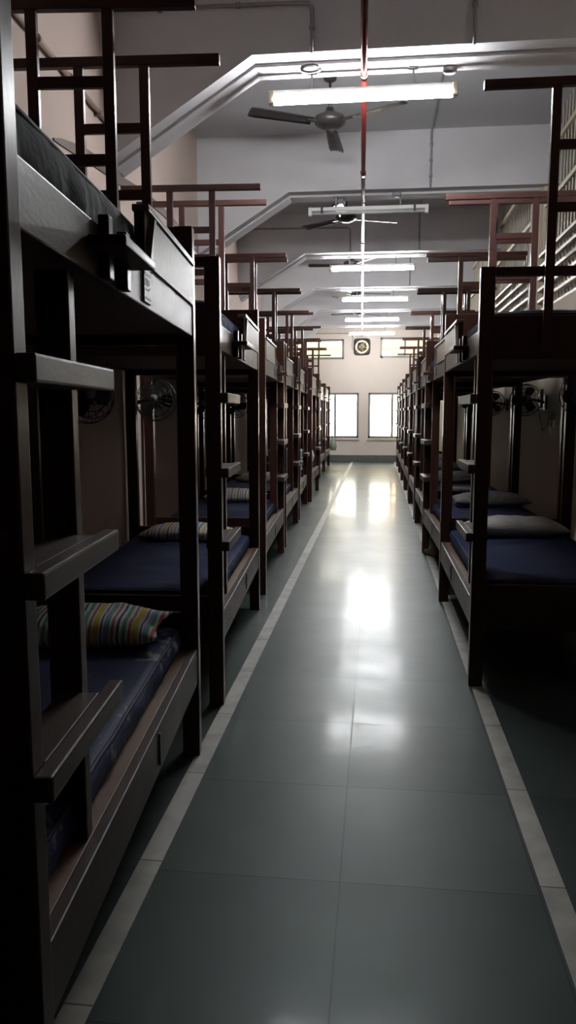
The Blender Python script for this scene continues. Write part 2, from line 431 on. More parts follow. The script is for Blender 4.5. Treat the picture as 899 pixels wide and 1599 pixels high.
# far windows
def far_window(n, key, mull, sill):
    x0, x1, z0, z1 = FW[key]
    ox = (x0 + x1) / 2
    root = struct(empty('window_%d' % n, (ox, Y_FAR + 0.06, z0)))
    W, Hh = (x1 - x0) / 2, z1 - z0
    f = MB(); t = 0.062
    f.box(-W, W, -0.05, 0.05, 0, t, 0.004); f.box(-W, W, -0.05, 0.05, Hh - t, Hh, 0.004)
    f.box(-W, -W + t, -0.05, 0.05, 0, Hh, 0.004); f.box(W - t, W, -0.05, 0.05, 0, Hh, 0.004)
    f.build('window_frame', M['alu'], root)
    MB().box(mull - ox - 0.032, mull - ox + 0.032, -0.04, 0.04, t, Hh - t, 0.004).build('mullion', M['alu'], root)
    for a, b in ((-W + t, mull - ox - 0.02), (mull - ox + 0.02, W - t)):
        MB().box(a, b, -0.004, 0.002, t, Hh - t).build('pane', M['glass'], root)
    if sill:
        MB().box(-W - 0.03, W + 0.03, -0.10, -0.02, -0.055, 0.0, 0.006).build('sill', M['farwall'], root)
far_window(1, 'lower_l', -1.20, True)
far_window(2, 'lower_r', 0.44, True)
far_window(3, 'upper_l', -1.68, False)
far_window(4, 'upper_r', 0.77, False)

# outside: paving and a sunlit building across the yard
struct(MB().box(-60, 60, Y_FAR + 0.4, 90, -0.35, -0.15).build('ground', M['ground']))
fb = empty('building', (0, 33, -0.15))
tag(fb, 'sunlit yellow and white building seen through the far windows', 'building')
MB().box(-22, 22, 0.0, 6, 0.0, 2.95).build('lower_storey', M['cream_out'], fb)
MB().box(-22, 22, 0.0, 6, 2.95, 8.0).build('upper_storey', M['yellow_out'], fb)
MB().box(0.62, 1.5, -0.12, 0.0, 0.0, 2.95).build('pilaster', M['orange_out'], fb)
MB().box(-22, 22, -2.5, 0.0, 4.95, 5.15).build('shade_eave', M['cream_out'], fb)  # out of view, added to keep sun off the upper storey
MB().box(-22, 22, -0.06, 0.0, 4.05, 4.18).build('string_course', M['yellow_out'], fb)

# ------------------------------------------------------------------ bunk beds
BL, BW = 1.86, 0.93           # length, width
def make_bunk(s, flip=False):
    """origin at the aisle side foot corner; y runs to the head, u (= s*x) towards the wall"""
    root = empty('bunk_bed')
    fy = (lambda y: BL - y) if flip else (lambda y: y)
    def part(name, mat, boxes, bev=0.004, parent=None):
        m = MB()
        for (u0, u1, y0, y1, z0, z1) in boxes:
            m.box(min(s * u0, s * u1), max(s * u0, s * u1), min(fy(y0), fy(y1)), max(fy(y0), fy(y1)), z0, z1, bev)
        return m.build(name, M[mat], parent or root)
    pw, pd, ph = 0.07, 0.058, 2.10
    for u in (0, BW - pw):
        for y in (0, BL - pd):
            part('post', 'wood', [(u, u + pw, y, y + pd, 0, ph)], 0.006)
    for u0 in (0.004, BW - 0.034):
        part('side_rail', 'rail', [(u0, u0 + 0.03, pd - 0.002, BL - pd + 0.002, 1.69, 1.805)])
        part('side_rail', 'rail', [(u0, u0 + 0.03, pd - 0.002, BL - pd + 0.002, 0.31, 0.455)])
    part('bed_deck', 'ply', [(0.034, BW - 0.034, 0.03, BL - 0.03, 1.70, 1.73)], 0.002)
    part('bed_deck', 'ply', [(0.034, BW - 0.034, 0.03, BL - 0.03, 0.425, 0.452)], 0.002)
    part('headboard', 'wood', [(pw - 0.004, BW - pw + 0.004, BL - 0.045, BL - 0.015, 1.66, 2.10)])
    part('footboard', 'wood', [(pw - 0.004, BW - pw + 0.004, 0.012, 0.036, 1.66, 1.87)])
    part('top_rail', 'wood', [(pw - 0.004, BW - pw + 0.004, 0.008, 0.05, 2.055, 2.098)])
    part('end_rail', 'wood', [(pw - 0.004, BW - pw + 0.004, 0.010, 0.042, 0.30, 0.535)])
    part('end_rail', 'wood', [(pw - 0.004, BW - pw + 0.004, BL - 0.042, BL - 0.010, 0.30, 0.60)])
    # guard board at the head end of the upper bunk
    g = part('guard_board', 'wood', [(0.004, 0.034, 0.99, BL - pd, 1.80, 1.955)])
    a, b, c, d = 1.01, 1.085, BL - pd - 0.004, 1.80
    m = MB(); pts = [(fy(a), 1.806), (fy(c), 1.806), (fy(c), 1.945), (fy(b), 1.945)]
    m.poly_prism(pts, 'x', -0.003 * s, 0.006 * s).build('guard_veneer', M['veneer'], g)
    m = MB()
    m.poly_prism([(fy(a - 0.022), 1.806), (fy(a), 1.806), (fy(b), 1.945), (fy(b - 0.022), 1.945)], 'x', -0.010 * s, 0.006 * s)
    m.box(min(-0.010 * s, 0.038 * s), max(-0.010 * s, 0.038 * s), min(fy(0.985), fy(c)), max(fy(0.985), fy(c)), 1.950, 1.968, 0.003)
    m.build('guard_trim', M['trimwood'], g)
    # ladder
    part('ladder_stile', 'wood', [(0.036, 0.106, 0.395, 0.440, 0.455, 1.69)], 0.005)
    for z in (0.755, 1.10, 1.447):
        part('ladder_step', 'rail', [(-0.034, 0.0, 0.0, 0.475, z, z + 0.046), (-0.004, 0.085, pd, 0.395, z, z + 0.0455)], 0.005)
    for y in (0.515, 0.675):
        part('step_bracket', 'wood', [(-0.020, 0.004, y, y + 0.036, 1.690, 1.825)], 0.003)
    part('ladder_step', 'wood', [(-0.078, 0.003, 0.425, 0.720, 1.742, 1.764)], 0.005)
    # mosquito net frames
    for (y, zb) in ((-0.029, 1.70), (BL + 0.001, 1.70)):
        for u in (0.295, 0.585):
            part('net_post', 'net', [(u, u + 0.042, y, y + 0.028, zb, 2.90)], 0.003)
        for z in (2.36, 2.64):
            part('net_crossbar', 'net', [(0.337, 0.585, y + 0.003, y + 0.025, z - 0.021, z + 0.021)], 0.003)
        part('net_bar', 'net', [(-0.015, BW + 0.01, y - 0.004, y + 0.032, 2.895, 2.935)], 0.004)
    # little plates on the rails
    p = part('number_plate', 'tag', [(-0.0015, 0.006, 0.945, 1.035, 1.703, 1.79)], 0.001)
    p['label'] = 'small grey plate with worn pale print'
    part('plate_print', 'tagmark', [(-0.0022, 0.0, 0.953, 1.025, 1.775, 1.784), (-0.0022, 0.0, 0.959, 0.963, 1.747, 1.768),
                                    (-0.0022, 0.0, 0.975, 0.979, 1.750, 1.768), (-0.0022, 0.0, 0.985, 0.989, 1.748, 1.766),
                                    (-0.0022, 0.0, 1.003, 1.009, 1.751, 1.767), (-0.0022, 0.0, 0.959, 0.969, 1.734, 1.738),
                                    (-0.0022, 0.0, 0.981, 0.995, 1.735, 1.739), (-0.0022, 0.0, 1.001, 1.015, 1.740, 1.744),
                                    (-0.0022, 0.0, 0.961, 1.023, 1.712, 1.717)], 0, p)
    part('number_plate', 'tag', [(-0.0015, 0.006, 1.02, 1.032, 0.335, 0.435)], 0.001)
    return root
M['net'] = M['wood']
proto = {}
def bunk_of(s, flip):
    """the first of a kind is built, the others are copies of it and its parts"""
    if (s, flip) not in proto:
        proto[s, flip] = make_bunk(s, flip)
        return proto[s, flip]
    return copy_tree(proto[s, flip])

ORD = ['first', 'second', 'third', 'fourth', 'fifth', 'sixth', 'seventh', 'eighth', 'ninth']
L_POS = [((-0.558, 1.15), (-0.706, 3.0)), ((-0.712, 3.50), (-0.816, 5.36)), ((-0.832, 5.77), (-0.908, 7.63)), ((-0.921, 7.88), (-0.978, 9.69)),
         ((-0.985, 9.98), (-1.055, 11.85)), ((-1.005, 12.08), (-1.025, 13.92)), ((-1.19, 14.32), (-1.20, 16.18)),
         ((-1.20, 16.62), (-1.215, 18.48)), ((-1.23, 18.85), (-1.24, 20.7))]
R_POS = [((0.490, 3.90), (0.480, 5.76)), ((0.512, 5.93), (0.470, 7.80)), ((0.497, 8.06), (0.499, 9.93)), ((0.500, 10.2), (0.503, 12.06)),
         ((0.505, 12.3), (0.507, 14.12)), ((0.510, 14.4), (0.514, 16.25)), ((0.520, 16.5), (0.526, 18.36)), ((0.53, 18.7), (0.528, 20.5))]
BUNKS = {}
def place_bunks(side, pos):
    s = -1 if side == 'left' else 1
    for i, (a, b) in enumerate(pos):
        o = bunk_of(s, i > (1 if s < 0 else 0))
        o.location = (a[0], a[1], 0)
        o.rotation_euler.z = -math.atan2(b[0] - a[0], b[1] - a[1])
        if i == 0:
            lab = ('dark brown wooden bunk bed nearest the camera on the left, filling the left edge' if s < 0 else
                   'dark brown bunk bed at the front of the right row, foot end facing the camera')
        elif i == len(pos) - 1:
            lab = 'dark brown wooden bunk bed farthest down the %s row, nearest the windows' % side
        else:
            lab = 'dark brown wooden bunk bed, %s from the front in the %s row' % (ORD[i], side)
        tag(o, lab, 'bunk bed', 'bunk beds of the %s row' % side)
        BUNKS[side, i] = (o, s)
place_bunks('left', L_POS)
place_bunks('right', R_POS)
# the net frames on the third left bunk's foot, second left bunk's head and second right bunk's foot are redder
bpy.context.view_layer.update()
def repaint(root, head):
    for c in kids(root):
        if c.name.startswith('net_'):
            ys = [c.matrix_basis @ Vector(v) for v in c.bound_box]
            if (sum(v.y for v in ys) / 8 > BL / 2) == head:
                c.data = c.data.copy(); c.data.materials[0] = M['red_frame']
repaint(BUNKS['left', 1][0], True); repaint(BUNKS['left', 2][0], False)
repaint(BUNKS['right', 0][0], True); repaint(BUNKS['right', 1][0], False)

def wpos(side, i, u, y, z):
    o, s = BUNKS[side, i]
    return o.matrix_world @ Vector((s * u, y, z)), o.rotation_euler.z

# ------------------------------------------------------------------ bedding
def lattice(m, xs, ys, zs, fn):
    cache = {}
    def V(i, j, k):
        if (i, j, k) not in cache: cache[i, j, k] = m.bm.verts.new(fn(Vector((xs[i], ys[j], zs[k]))))
        return cache[i, j, k]
    nx, ny, nz = len(xs) - 1, len(ys) - 1, len(zs) - 1
    for i in range(nx):
        for j in range(ny):
            for k in (0, nz): m.bm.faces.new((V(i, j, k), V(i + 1, j, k), V(i + 1, j + 1, k), V(i, j + 1, k)))
    for i in range(nx):
        for k in range(nz):
            for j in (0, ny): m.bm.faces.new((V(i, j, k), V(i + 1, j, k), V(i + 1, j, k + 1), V(i, j, k + 1)))
    for j in range(ny):
        for k in range(nz):
            for i in (0, nx): m.bm.faces.new((V(i, j, k), V(i, j + 1, k), V(i, j + 1, k + 1), V(i, j, k + 1)))

def dense(a, b, r, n):
    e = [0, 0.08, 0.25, 0.5, 0.75, 1.0]
    L = [a + r * t for t in e] + [a + r + (b - a - 2 * r) * k / n for k in range(1, n)] + [b - r * t for t in reversed(e)]
    return L

def make_mattress(s, L, W, T, seed, mat, rough=0.006, puff=0.0):
    """local: aisle edge at x=0 going to s*W, y 0..L, z 0..T"""
    r = min(0.042, T * 0.42)
    off = Vector((seed * 3.1, seed * 1.7, 0))
    def fn(p):
        q = Vector((min(max(p.x, r), W - r), min(max(p.y, r), L - r), min(max(p.z, r), T - r)))
        d = p - q
        if d.length > 1e-6: p = q + d.normalized() * r
        k = min(1, p.z / T)
        n1 = noise.noise(p * 4 + off); n2 = noise.noise(p * 13 + off); n3 = noise.noise(Vector((p.x * 3, p.y * 22, p.z * 3)) + off)
        side = max(0.0, 1 - min(p.x, W - p.x) / 0.12)
        p = p + Vector((0, 0, (n1 * 1.4 + n2 * 0.7) * rough * k * (1 - 0.4 * side)))
        if p.x < 0.1: p.x += (n3 * 1.1 + n2 * 0.5) * rough * 1.5 * math.sin(PI * k) - puff * math.sin(PI * k)
        p.z += puff * 0.9 * k * math.sin(PI * min(1, max(0, p.x / W))) ** 0.5
        return Vector((s * p.x, p.y, p.z))
    m = MB()
    lattice(m, dense(0, W, r, 12), dense(0, L, r, 34), [T * t for t in (0, 0.1, 0.22, 0.36, 0.5, 0.64, 0.78, 0.9, 1.0)], fn)
    o = m.build('mattress', M[mat], None, True)
    # piping cord round the top edge
    c = MB()
    zt = T * 0.9
    path = []
    loop = [(0.012, 0.05), (0.012, L - 0.05), (0.05, L - 0.012), (W - 0.05, L - 0.012), (W - 0.012, L - 0.05), (W - 0.012, 0.05), (W - 0.05, 0.012), (0.05, 0.012), (0.012, 0.05)]
    for (xa, ya), (xb, yb) in zip(loop, loop[1:]):
        k = max(1, int(math.hypot(xb - xa, yb - ya) / 0.07))
        for t in range(k):
            x, y = xa + (xb - xa) * t / k, ya + (yb - ya) * t / k
            wv = 0.004 * noise.noise(Vector((x * 5, y * 5, seed)))
            path.append((s * (x + wv - (puff if x < 0.1 else 0) * 0.3), y, zt + wv + puff * 0.3))
    path.append(path[0])
    c.tube(path, 0.0065, 6).build('piping', M['piping'], o, True)
    return o

def make_pillow(a, b, h, seed, mat, droop=0.0):
    """half sizes a (x), b (y); height h; base on z = 0"""
    m = MB(); n, k = 30, 20
    off = Vector((seed * 5.3, seed * 2.9, seed))
    top, bot = {}, {}
    for i in range(n + 1):
        for j in range(k + 1):
            u, v = -1 + 2 * i / n, -1 + 2 * j / k
            px = a * u * (1 - 0.10 * (1 - v * v)); py = b * v * (1 - 0.13 * (1 - u * u))
            f = max(0.0, (1 - abs(u) ** 2.6) * (1 - abs(v) ** 2.6)) ** 0.55
            cr = noise.noise(Vector((px * 9, py * 9, 0)) + off) * 0.5 + noise.noise(Vector((px * 26, py * 20, 3)) + off) * 0.25
            edge = 1 - f
            zt = h * 0.42 + h * 0.58 * f + cr * 0.022 * f
            zb = h * 0.42 - h * 0.42 * min(1, f * 1.3)
            lift = 0.012 * noise.noise(Vector((u * 2, v * 2, 7)) + off) * edge - droop * edge
            border = i in (0, n) or j in (0, k)
            t = m.bm.verts.new((px, py, max(0.004, zt + lift)))
            top[i, j] = t
            bot[i, j] = t if border else m.bm.verts.new((px, py, max(0, min(zb, zt - 0.004))))
    for i in range(n):
        for j in range(k):
            for g, flip in ((top, 0), (bot, 1)):
                q = [g[i, j], g[i + 1, j], g[i + 1, j + 1], g[i, j + 1]]
                q = q[::-1] if flip else q
                try: m.bm.faces.new(q)
                except ValueError: pass
    return m.build('pillow', M[mat], None, True)

MT = {}
for s in (-1, 1):
    MT[s, 'low'] = [make_mattress(s, 1.72, 0.80, 0.098, sd, 'navy', rg) for sd, rg in ((1, 0.007), (2, 0.011))]
    MT[s, 'up'] = [make_mattress(s, 1.72, 0.82, 0.185, sd, 'navy', 0.010, 0.014) for sd in (5,)]
used = set()
def use(o):
    if o.name in used: c = copy_tree(o)
    else: used.add(o.name); c = o
    return c
bedname = lambda side, i: ('nearest %s bunk' % side) if i == 0 else ('%s bunk from the front, %s row' % (ORD[i], side))
stain = make_mattress(-1, 1.72, 0.80, 0.098, 3, 'navystain', 0.007)
ub1 = make_mattress(-1, 1.72, 0.83, 0.212, 9, 'navydark', 0.013, 0.022)
for side, npos in (('left', 9), ('right', 8)):
    for i in range(npos):
        s = BUNKS[side, i][1]
        if (side, i) == ('left', 0):
            o = stain; lab = 'navy mattress with pale stains on the lower deck of the nearest left bunk'
        else:
            o = use(MT[s, 'low'][0 if i in (0, 1) or i % 2 == 0 else 1]); lab = 'navy mattress on the lower deck, ' + bedname(side, i)
        p, rz = wpos(side, i, 0.060, 0.07, 0.4535)
        o.location = p; o.rotation_euler.z = rz
        tag(o, lab, 'mattress', 'lower deck mattresses')
        if i < 7:
            if (side, i) == ('left', 0): o = ub1; lab = 'thick black mattress on the upper deck of the nearest left bunk'
            elif (side, i) == ('right', 0):
                o = make_mattress(1, 1.72, 0.82, 0.165, 11, 'navydark', 0.009, 0.010); lab = 'thick black mattress on the upper deck of the front right bunk'
            else:
                o = use(MT[s, 'up'][0]); lab = 'thick dark mattress on the upper deck, ' + bedname(side, i)
            p, rz = wpos(side, i, 0.055, 0.06, 1.7315)
            o.location = p; o.rotation_euler.z = rz
            tag(o, lab, 'mattress', 'upper deck mattresses')

def pillow(side, i, u, y, z, a, b, h, seed, mat, lab, rz=0.0, droop=0.0, proto_o=None):
    o = proto_o or make_pillow(a, b, h, seed, mat, droop)
    p, r = wpos(side, i, u, y, z)
    o.location = p; o.rotation_euler.z = r + rz
    tag(o, lab, 'pillow', 'bed pillows')
    return o
ZP = 0.551
pillow('left', 0, 0.40, 1.60, ZP, 0.31, 0.19, 0.125, 1, 'stripe', 'multicoloured striped pillow on the nearest left lower bunk', 0.05)
pillow('left', 1, 0.48, 1.60, ZP, 0.30, 0.18, 0.105, 2, 'stripe_b', 'striped blue and yellow pillow on the second left lower bunk', -0.03)
pillow('left', 2, 0.46, 1.60, ZP, 0.30, 0.18, 0.12, 3, 'stripe_b', 'striped pillow on the third left lower bunk')
pillow('left', 3, 0.45, 1.60, ZP, 0.30, 0.18, 0.12, 4, 'greyfabric', 'grey white pillow on the fourth left lower bunk')
pillow('right', 0, 0.50, 1.58, ZP, 0.34, 0.19, 0.135, 6, 'greyfabric', 'pale grey crumpled pillow on the front right lower bunk', 0.02)
pillow('right', 1, 0.56, 1.28, ZP, 0.36, 0.20, 0.13, 7, 'dimpillow', 'dark mottled grey pillow on the second right lower bunk', 0.06)
pillow('right', 2, 0.42, 1.60, ZP, 0.33, 0.19, 0.14, 8, 'dimpillow', 'mottled grey pillow on the third right lower bunk')
pillow('right', 3, 0.42, 1.60, ZP, 0.33, 0.19, 0.15, 9, 'greyfabric', 'pale grey pillow on the fourth right lower bunk')
pillow('right', 4, 0.42, 1.60, ZP, 0.33, 0.19, 0.15, 10, 'paleblue', 'pale blue pillow on the fifth right lower bunk')

def folded_blanket(side, i, u, y, z, mat, layers, lab, w=0.5, d=0.4):
    m = MB()
    for k in range(layers):
        xs = [-w / 2, -w / 2 + 0.015, -w / 4, 0, w / 4, w / 2 - 0.015, w / 2]
        ys = [-d / 2, -d / 2 + 0.015, -d / 4, 0, d / 4, d / 2 - 0.015, d / 2]
        t = 0.055
        def fn(p, k=k):
            e = max(abs(p.x) / (w / 2), abs(p.y) / (d / 2))
            zc = p.z if e < 0.97 else t / 2 + (p.z - t / 2) * 0.55
            return Vector((p.x + 0.02 * noise.noise(Vector((k * 3, p.y * 6, 1))), p.y + 0.015 * noise.noise(Vector((k * 2, p.x * 6, 4))),
                           zc + k * (t - 0.002) + 0.008 * noise.noise(p * 9 + Vector((k, 0, 0))) * (k > 0 or p.z > 0.01)))
        lattice(m, xs, ys, [0, t * 0.5, t], fn)
    o = m.build('folded_blanket', M[mat], None, True)
    p, r = wpos(side, i, u, y, z); o.location = p; o.rotation_euler.z = r
    return tag(o, lab, 'blanket')
folded_blanket('left', 4, 0.30, 1.50, ZP, 'paleblue', 6, 'stack of folded pale blue blankets on the fifth left lower bunk', 0.50, 0.42)
folded_blanket('left', 5, 0.40, 1.50, ZP, 'paleblue', 3, 'low folded pale blue blanket on the sixth left lower bunk', 0.6, 0.42)
folded_blanket('right', 2, 0.46, 0.30, ZP, 'dimpillow', 1, 'folded grey sheet at the foot of the third right lower bunk', 0.5, 0.3)

# small belongings
def sack(name, mat, h, r, seed):
    m = MB()
    prof = [(0.0, 0.0), (r * 0.75, 0.0), (r * 1.0, h * 0.12), (r * 1.05, h * 0.35), (r * 0.85, h * 0.6), (r * 0.45, h * 0.8), (r * 0.22, h * 0.9), (r * 0.34, h), (0.0, h * 0.97)]
    m.lathe(prof, 20)
    for v in m.bm.verts:
        n = noise.noise(v.co * 14 + Vector((seed, 0, 0)))
        v.co.x *= 1 + 0.22 * n; v.co.y *= 1 + 0.22 * n
    return m.build(name, M[mat], None, True)
o = sack('carrier_bag', 'bagwhite', 0.34, 0.11, 2); p, r = wpos('left', 5, 0.16, 1.10, ZP); o.location = p
tag(o, 'white carrier bag standing on the sixth left lower bunk', 'bag')
o = sack('cloth_bag', 'greengrey', 0.36, 0.14, 5)
p, r = wpos('left', 8, -0.145, 1.2, 0.40); o.location = (p.x - 0.02, p.y, 0.44)
o.scale.x = 0.6
bag = o
tag(o, 'grey green cloth bag hanging on the aisle side of the last left bunk', 'bag')
MB().tube([(0.0, 0, 0.33), (-0.04, 0, 0.52), (-0.10, 0, 0.72), (-0.10, 0, 1.10), (-0.10, 0, 1.39)], 0.008, 6).build('strap', M['greengrey'], o, True)
# bottle near the fourth right bunk
o = MB().lathe([(0, 0), (0.036, 0), (0.038, 0.02), (0.038, 0.15), (0.03, 0.19), (0.014, 0.215), (0.014, 0.24), (0, 0.24)], 18).build('water_bottle', M['bagwhite'], None, True)
p, r = wpos('right', 3, 0.14, 0.62, ZP); o.location = p
MB().lathe([(0, 0.238), (0.016, 0.238), (0.016, 0.262), (0, 0.262)], 14).build('cap', M['strap'], o, True)
tag(o, 'pale water bottle standing on the fourth right lower bunk', 'bottle')

# shoes under the second right bunk
def make_shoe():
    root = empty('shoe')
    m = MB()
    n = 12
    rings = []
    for i in range(n + 1):
        t = i / n
        y = -0.13 + 0.26 * t
        wd = 0.036 + 0.012 * math.sin(PI * min(1, t * 1.1)) * (1 if t > 0.45 else 0.5)
        if i in (0, n): wd *= 0.55
        hh = 0.085 - 0.055 * max(0, (t - 0.35) / 0.65) ** 0.8
        ring = []
        for k in range(12):
            a = PI * k / 11
            ring.append(m.bm.verts.new((wd * math.cos(a), y, 0.016 + hh * math.sin(a) ** 0.7)))
        rings.append(ring)
    for A, B in zip(rings, rings[1:]):
        for k in range(11): m.bm.faces.new((A[k], A[k + 1], B[k + 1], B[k]))
        m.bm.faces.new((A[0], B[0], B[11], A[11]))
    m.bm.faces.new(rings[0]); m.bm.faces.new(rings[-1][::-1])
    m.build('upper', M['shoe'], root, True)
    so = MB()
    pts = []
    for i in range(24):
        a = 2 * PI * i / 24
        y = 0.138 * math.sin(a); x = (0.044 + 0.006 * math.sin(a)) * math.cos(a)
        pts.append((x, y))
    so.poly_prism(pts, 'z', 0, 0.018).build('sole', M['black'], root)
    return root
sh = make_shoe(); sh.location = (0.565, 7.60, 0); sh.rotation_euler.z = 0.5
tag(sh, 'brown shoe on the floor beside the foot of the second right bunk post', 'shoe', 'pair of shoes')
sh2 = copy_tree(sh); sh2.location = (0.72, 7.66, 0); sh2.rotation_euler.z = 0.2
tag(sh2, 'brown shoe farther under the second right bunk, behind its pair', 'shoe', 'pair of shoes')

# ------------------------------------------------------------------ tube lights
def make_tube_light(lit):
    root = empty('tube_light')
    Lh = 0.61
    MB().box(-Lh, Lh, -0.022, 0.022, 0.022, 0.058, 0.005).build('batten', M['white'], root)
    T = Matrix.Rotation(PI / 2, 4, 'Y')
    if lit:
        MB().lathe([(0, -Lh + 0.03), (0.028, -Lh + 0.03), (0.028, Lh - 0.03), (0, Lh - 0.03)], 16, T).build('tube', M['tube'], root, True)
    else:
        MB().lathe([(0, -Lh + 0.03), (0.014, -Lh + 0.03), (0.014, Lh - 0.03), (0, Lh - 0.03)], 16, T).build('tube', M['tubeoff'], root, True)
    for s in (-1, 1):
        MB().box(min(s * (Lh - 0.032), s * (Lh + 0.006)), max(s * (Lh - 0.032), s * (Lh + 0.006)), -0.024, 0.024, -0.026, 0.06, 0.006).build('lamp_holder', M['white'] if not lit else M['grille'], root)
        m = MB()
        m.tube([(s * 0.33, 0, 0.056), (s * 0.33, 0, 0.165)], 0.008, 8)
        m.box(s * 0.33 - 0.03, s * 0.33 + 0.03, -0.02, 0.02, 0.155, 0.165, 0.003)
        m.build('hanger', M['conduit'], root)
        if not lit:
            MB().box(s * 0.475 - 0.012, s * 0.475 + 0.012, -0.025, 0.025, -0.004, 0.061, 0.003).build('clip', M['strap'], root)
    return root
TUBES = [(-0.125, 5.36), (-0.12, 8.30), (-0.09, 11.43), (-0.06, 14.50), (-0.135, 17.57), (-0.155, 20.60)]
tl = {True: make_tube_light(True), False: make_tube_light(False)}
tn = ['nearest lit tube light, hanging under the first beam below the ceiling fan', 'unlit white tube light hanging under the second beam',
      'lit tube light just beyond the unlit one', 'third lit tube light from the front, two beyond the unlit one',
      'lit tube light, second farthest down the hall', 'farthest lit tube light, just above the exhaust fan']
first = {True: True, False: True}
for i, (x, y) in enumerate(TUBES):
    lit = i != 1
    o = tl[lit] if first[lit] else copy_tree(tl[lit])
    first[lit] = False
    o.location = (x, y, Z_BEAM - 0.165)
    tag(o, tn[i], 'tube light', 'tube lights under the beams')

# red sprinkler pipe under the beams
px = lambda y: -0.095 - 0.0196 * (y - 4.38)
pr = empty('fire_pipe', (0, 0, 0))
tag(pr, 'glossy red fire pipe running down the hall under the beams', 'pipe')
MB().tube([(px(1.2), 1.2, 3.575), (px(8), 8, 3.575), (px(15), 15, 3.575), (px(Y_FAR), Y_FAR, 3.575)], 0.020, 16).build('pipe_run', M['pipe'], pr, True)
for y in (3.0, 7.4, 10.3, 13.6, 16.7):
    MB().tube([(px(y), y - 0.05, 3.575), (px(y), y + 0.05, 3.575)], 0.0255, 16).build('coupling', M['pipe'], pr, True)
for y0 in BY[1:]:
    y = y0 + 0.2
    MB().tube([(px(y), y - 0.012, 3.575), (px(y), y + 0.012, 3.575)], 0.024, 14).build('clamp', M['grey'], pr, True)

# ------------------------------------------------------------------ ceiling fans
def make_ceiling_fan():
    root = empty('ceiling_fan')          # origin at the ceiling
    MB().lathe([(0, 0), (0.062, 0), (0.060, -0.03), (0.050, -0.085), (0.022, -0.10), (0, -0.10)], 24).build('canopy', M['fanbrown'], root, True)
    MB().tube([(0, 0, -0.09), (0, 0, -0.36)], 0.011, 12).build('down_rod', M['fanbrown'], root, True)
    MB().lathe([(0, -0.30), (0.03, -0.30), (0.045, -0.345), (0.095, -0.358), (0.125, -0.375), (0.132, -0.40), (0.125, -0.428), (0.09, -0.448), (0.05, -0.462), (0, -0.466)], 32).build('motor', M['fanbrown'], root, True)
    for k in range(3):
        a = 2 * PI * k / 3
        m = MB()
        pts = []
        R0, R1 = 0.16, 0.70
        n = 10
        T = Matrix.Rotation(a, 4, 'Z') @ Matrix.Translation((0, 0, -0.415)) @ Matrix.Rotation(0.20, 4, 'X')
        top = []; bot = []
        for i in range(n + 1):
            t = i / n
            w = 0.052 + 0.018 * t
            if i == n: w *= 0.82
            x = R0 + (R1 - R0) * t
            top.append([m.bm.verts.new(T @ Vector((x, sg * w, 0.004 - 0.010 * abs(sg) ** 2))) for sg in (-1, -0.5, 0, 0.5, 1)])
            bot.append([m.bm.verts.new(T @ Vector((x, sg * w, 0.000 - 0.010 * abs(sg) ** 2))) for sg in (-1, -0.5, 0, 0.5, 1)])
        for i in range(n):
            for j in range(4):
                m.bm.faces.new((top[i][j], top[i + 1][j], top[i + 1][j + 1], top[i][j + 1]))
                m.bm.faces.new((bot[i][j + 1], bot[i + 1][j + 1], bot[i + 1][j], bot[i][j]))
            m.bm.faces.new((top[i][0], bot[i][0], bot[i + 1][0], top[i + 1][0]))
            m.bm.faces.new((top[i][4], top[i + 1][4], bot[i + 1][4], bot[i][4]))
        m.bm.faces.new([*top[0], *bot[0][::-1]]); m.bm.faces.new([*top[n][::-1], *bot[n]])
        bl = m.build('blade', M['fanbrown'], root, True)
        MB().box(0.10, 0.21, -0.022, 0.022, -0.424, -0.414, 0.003, rot=Matrix.Rotation(a, 3, 'Z'), pivot=Vector((0, 0, 0))).build('blade_iron', M['fanbrown'], bl)
    return root
cf = make_ceiling_fan()
for i, (x, y) in enumerate([(-0.42, 6.72), (-0.41, 9.9), (-0.44, 12.9), (-0.45, 15.9), (-0.46, 19.0)]):
    o = cf if i == 0 else copy_tree(cf)
    o.location = (x, y, Z_CEIL)
    o.rotation_euler.z = [math.radians(-32), 0.4, 1.1, 0.2, 0.8][i]
    tag(o, ['dark three blade ceiling fan behind the nearest lit tube light', 'dark ceiling fan half hidden behind the unlit tube light',
            'dark ceiling fan beyond the third beam', 'dark ceiling fan beyond the fourth beam', 'dark ceiling fan nearest the far wall'][i],
        'ceiling fan', 'ceiling fans')

# ------------------------------------------------------------------ exhaust fan in the far wall
ex = empty('exhaust_fan', (-0.445, Y_FAR, 3.275))
tag(ex, 'dark square exhaust fan high on the far wall between the upper windows', 'exhaust fan')
T = Matrix.Rotation(PI / 2, 4, 'X')
m = MB(); n = 48; inner = []; outer = []
def sq(a, h, p=6.0):
    c, s_ = math.cos(a), math.sin(a); k = (abs(c) ** p + abs(s_) ** p) ** (-1 / p)
    return h * c * k, h * s_ * k
rings = []
for i in range(n):
    a = 2 * PI * i / n
    ox, oz = sq(a, 0.235); ix, iz = 0.185 * math.cos(a), 0.185 * math.sin(a)
    rings.append([m.bm.verts.new((ox, -0.004, oz)), m.bm.verts.new((ox, -0.03, oz)), m.bm.verts.new((ix, -0.05, iz)), m.bm.verts.new((ix, 0.10, iz))])
for i in range(n):
    A, B = rings[i], rings[(i + 1) % n]
    for j in range(3): m.bm.faces.new((A[j], B[j], B[j + 1], A[j + 1]))
m.build('frame', M['fanbrown'], ex, True)
MB().lathe([(0, -0.06), (0.055, -0.055), (0.10, -0.025), (0.10, 0.06), (0, 0.06)], 28, Matrix.Rotation(-PI / 2, 4, 'X')).build('motor', M['copper'], ex, True)
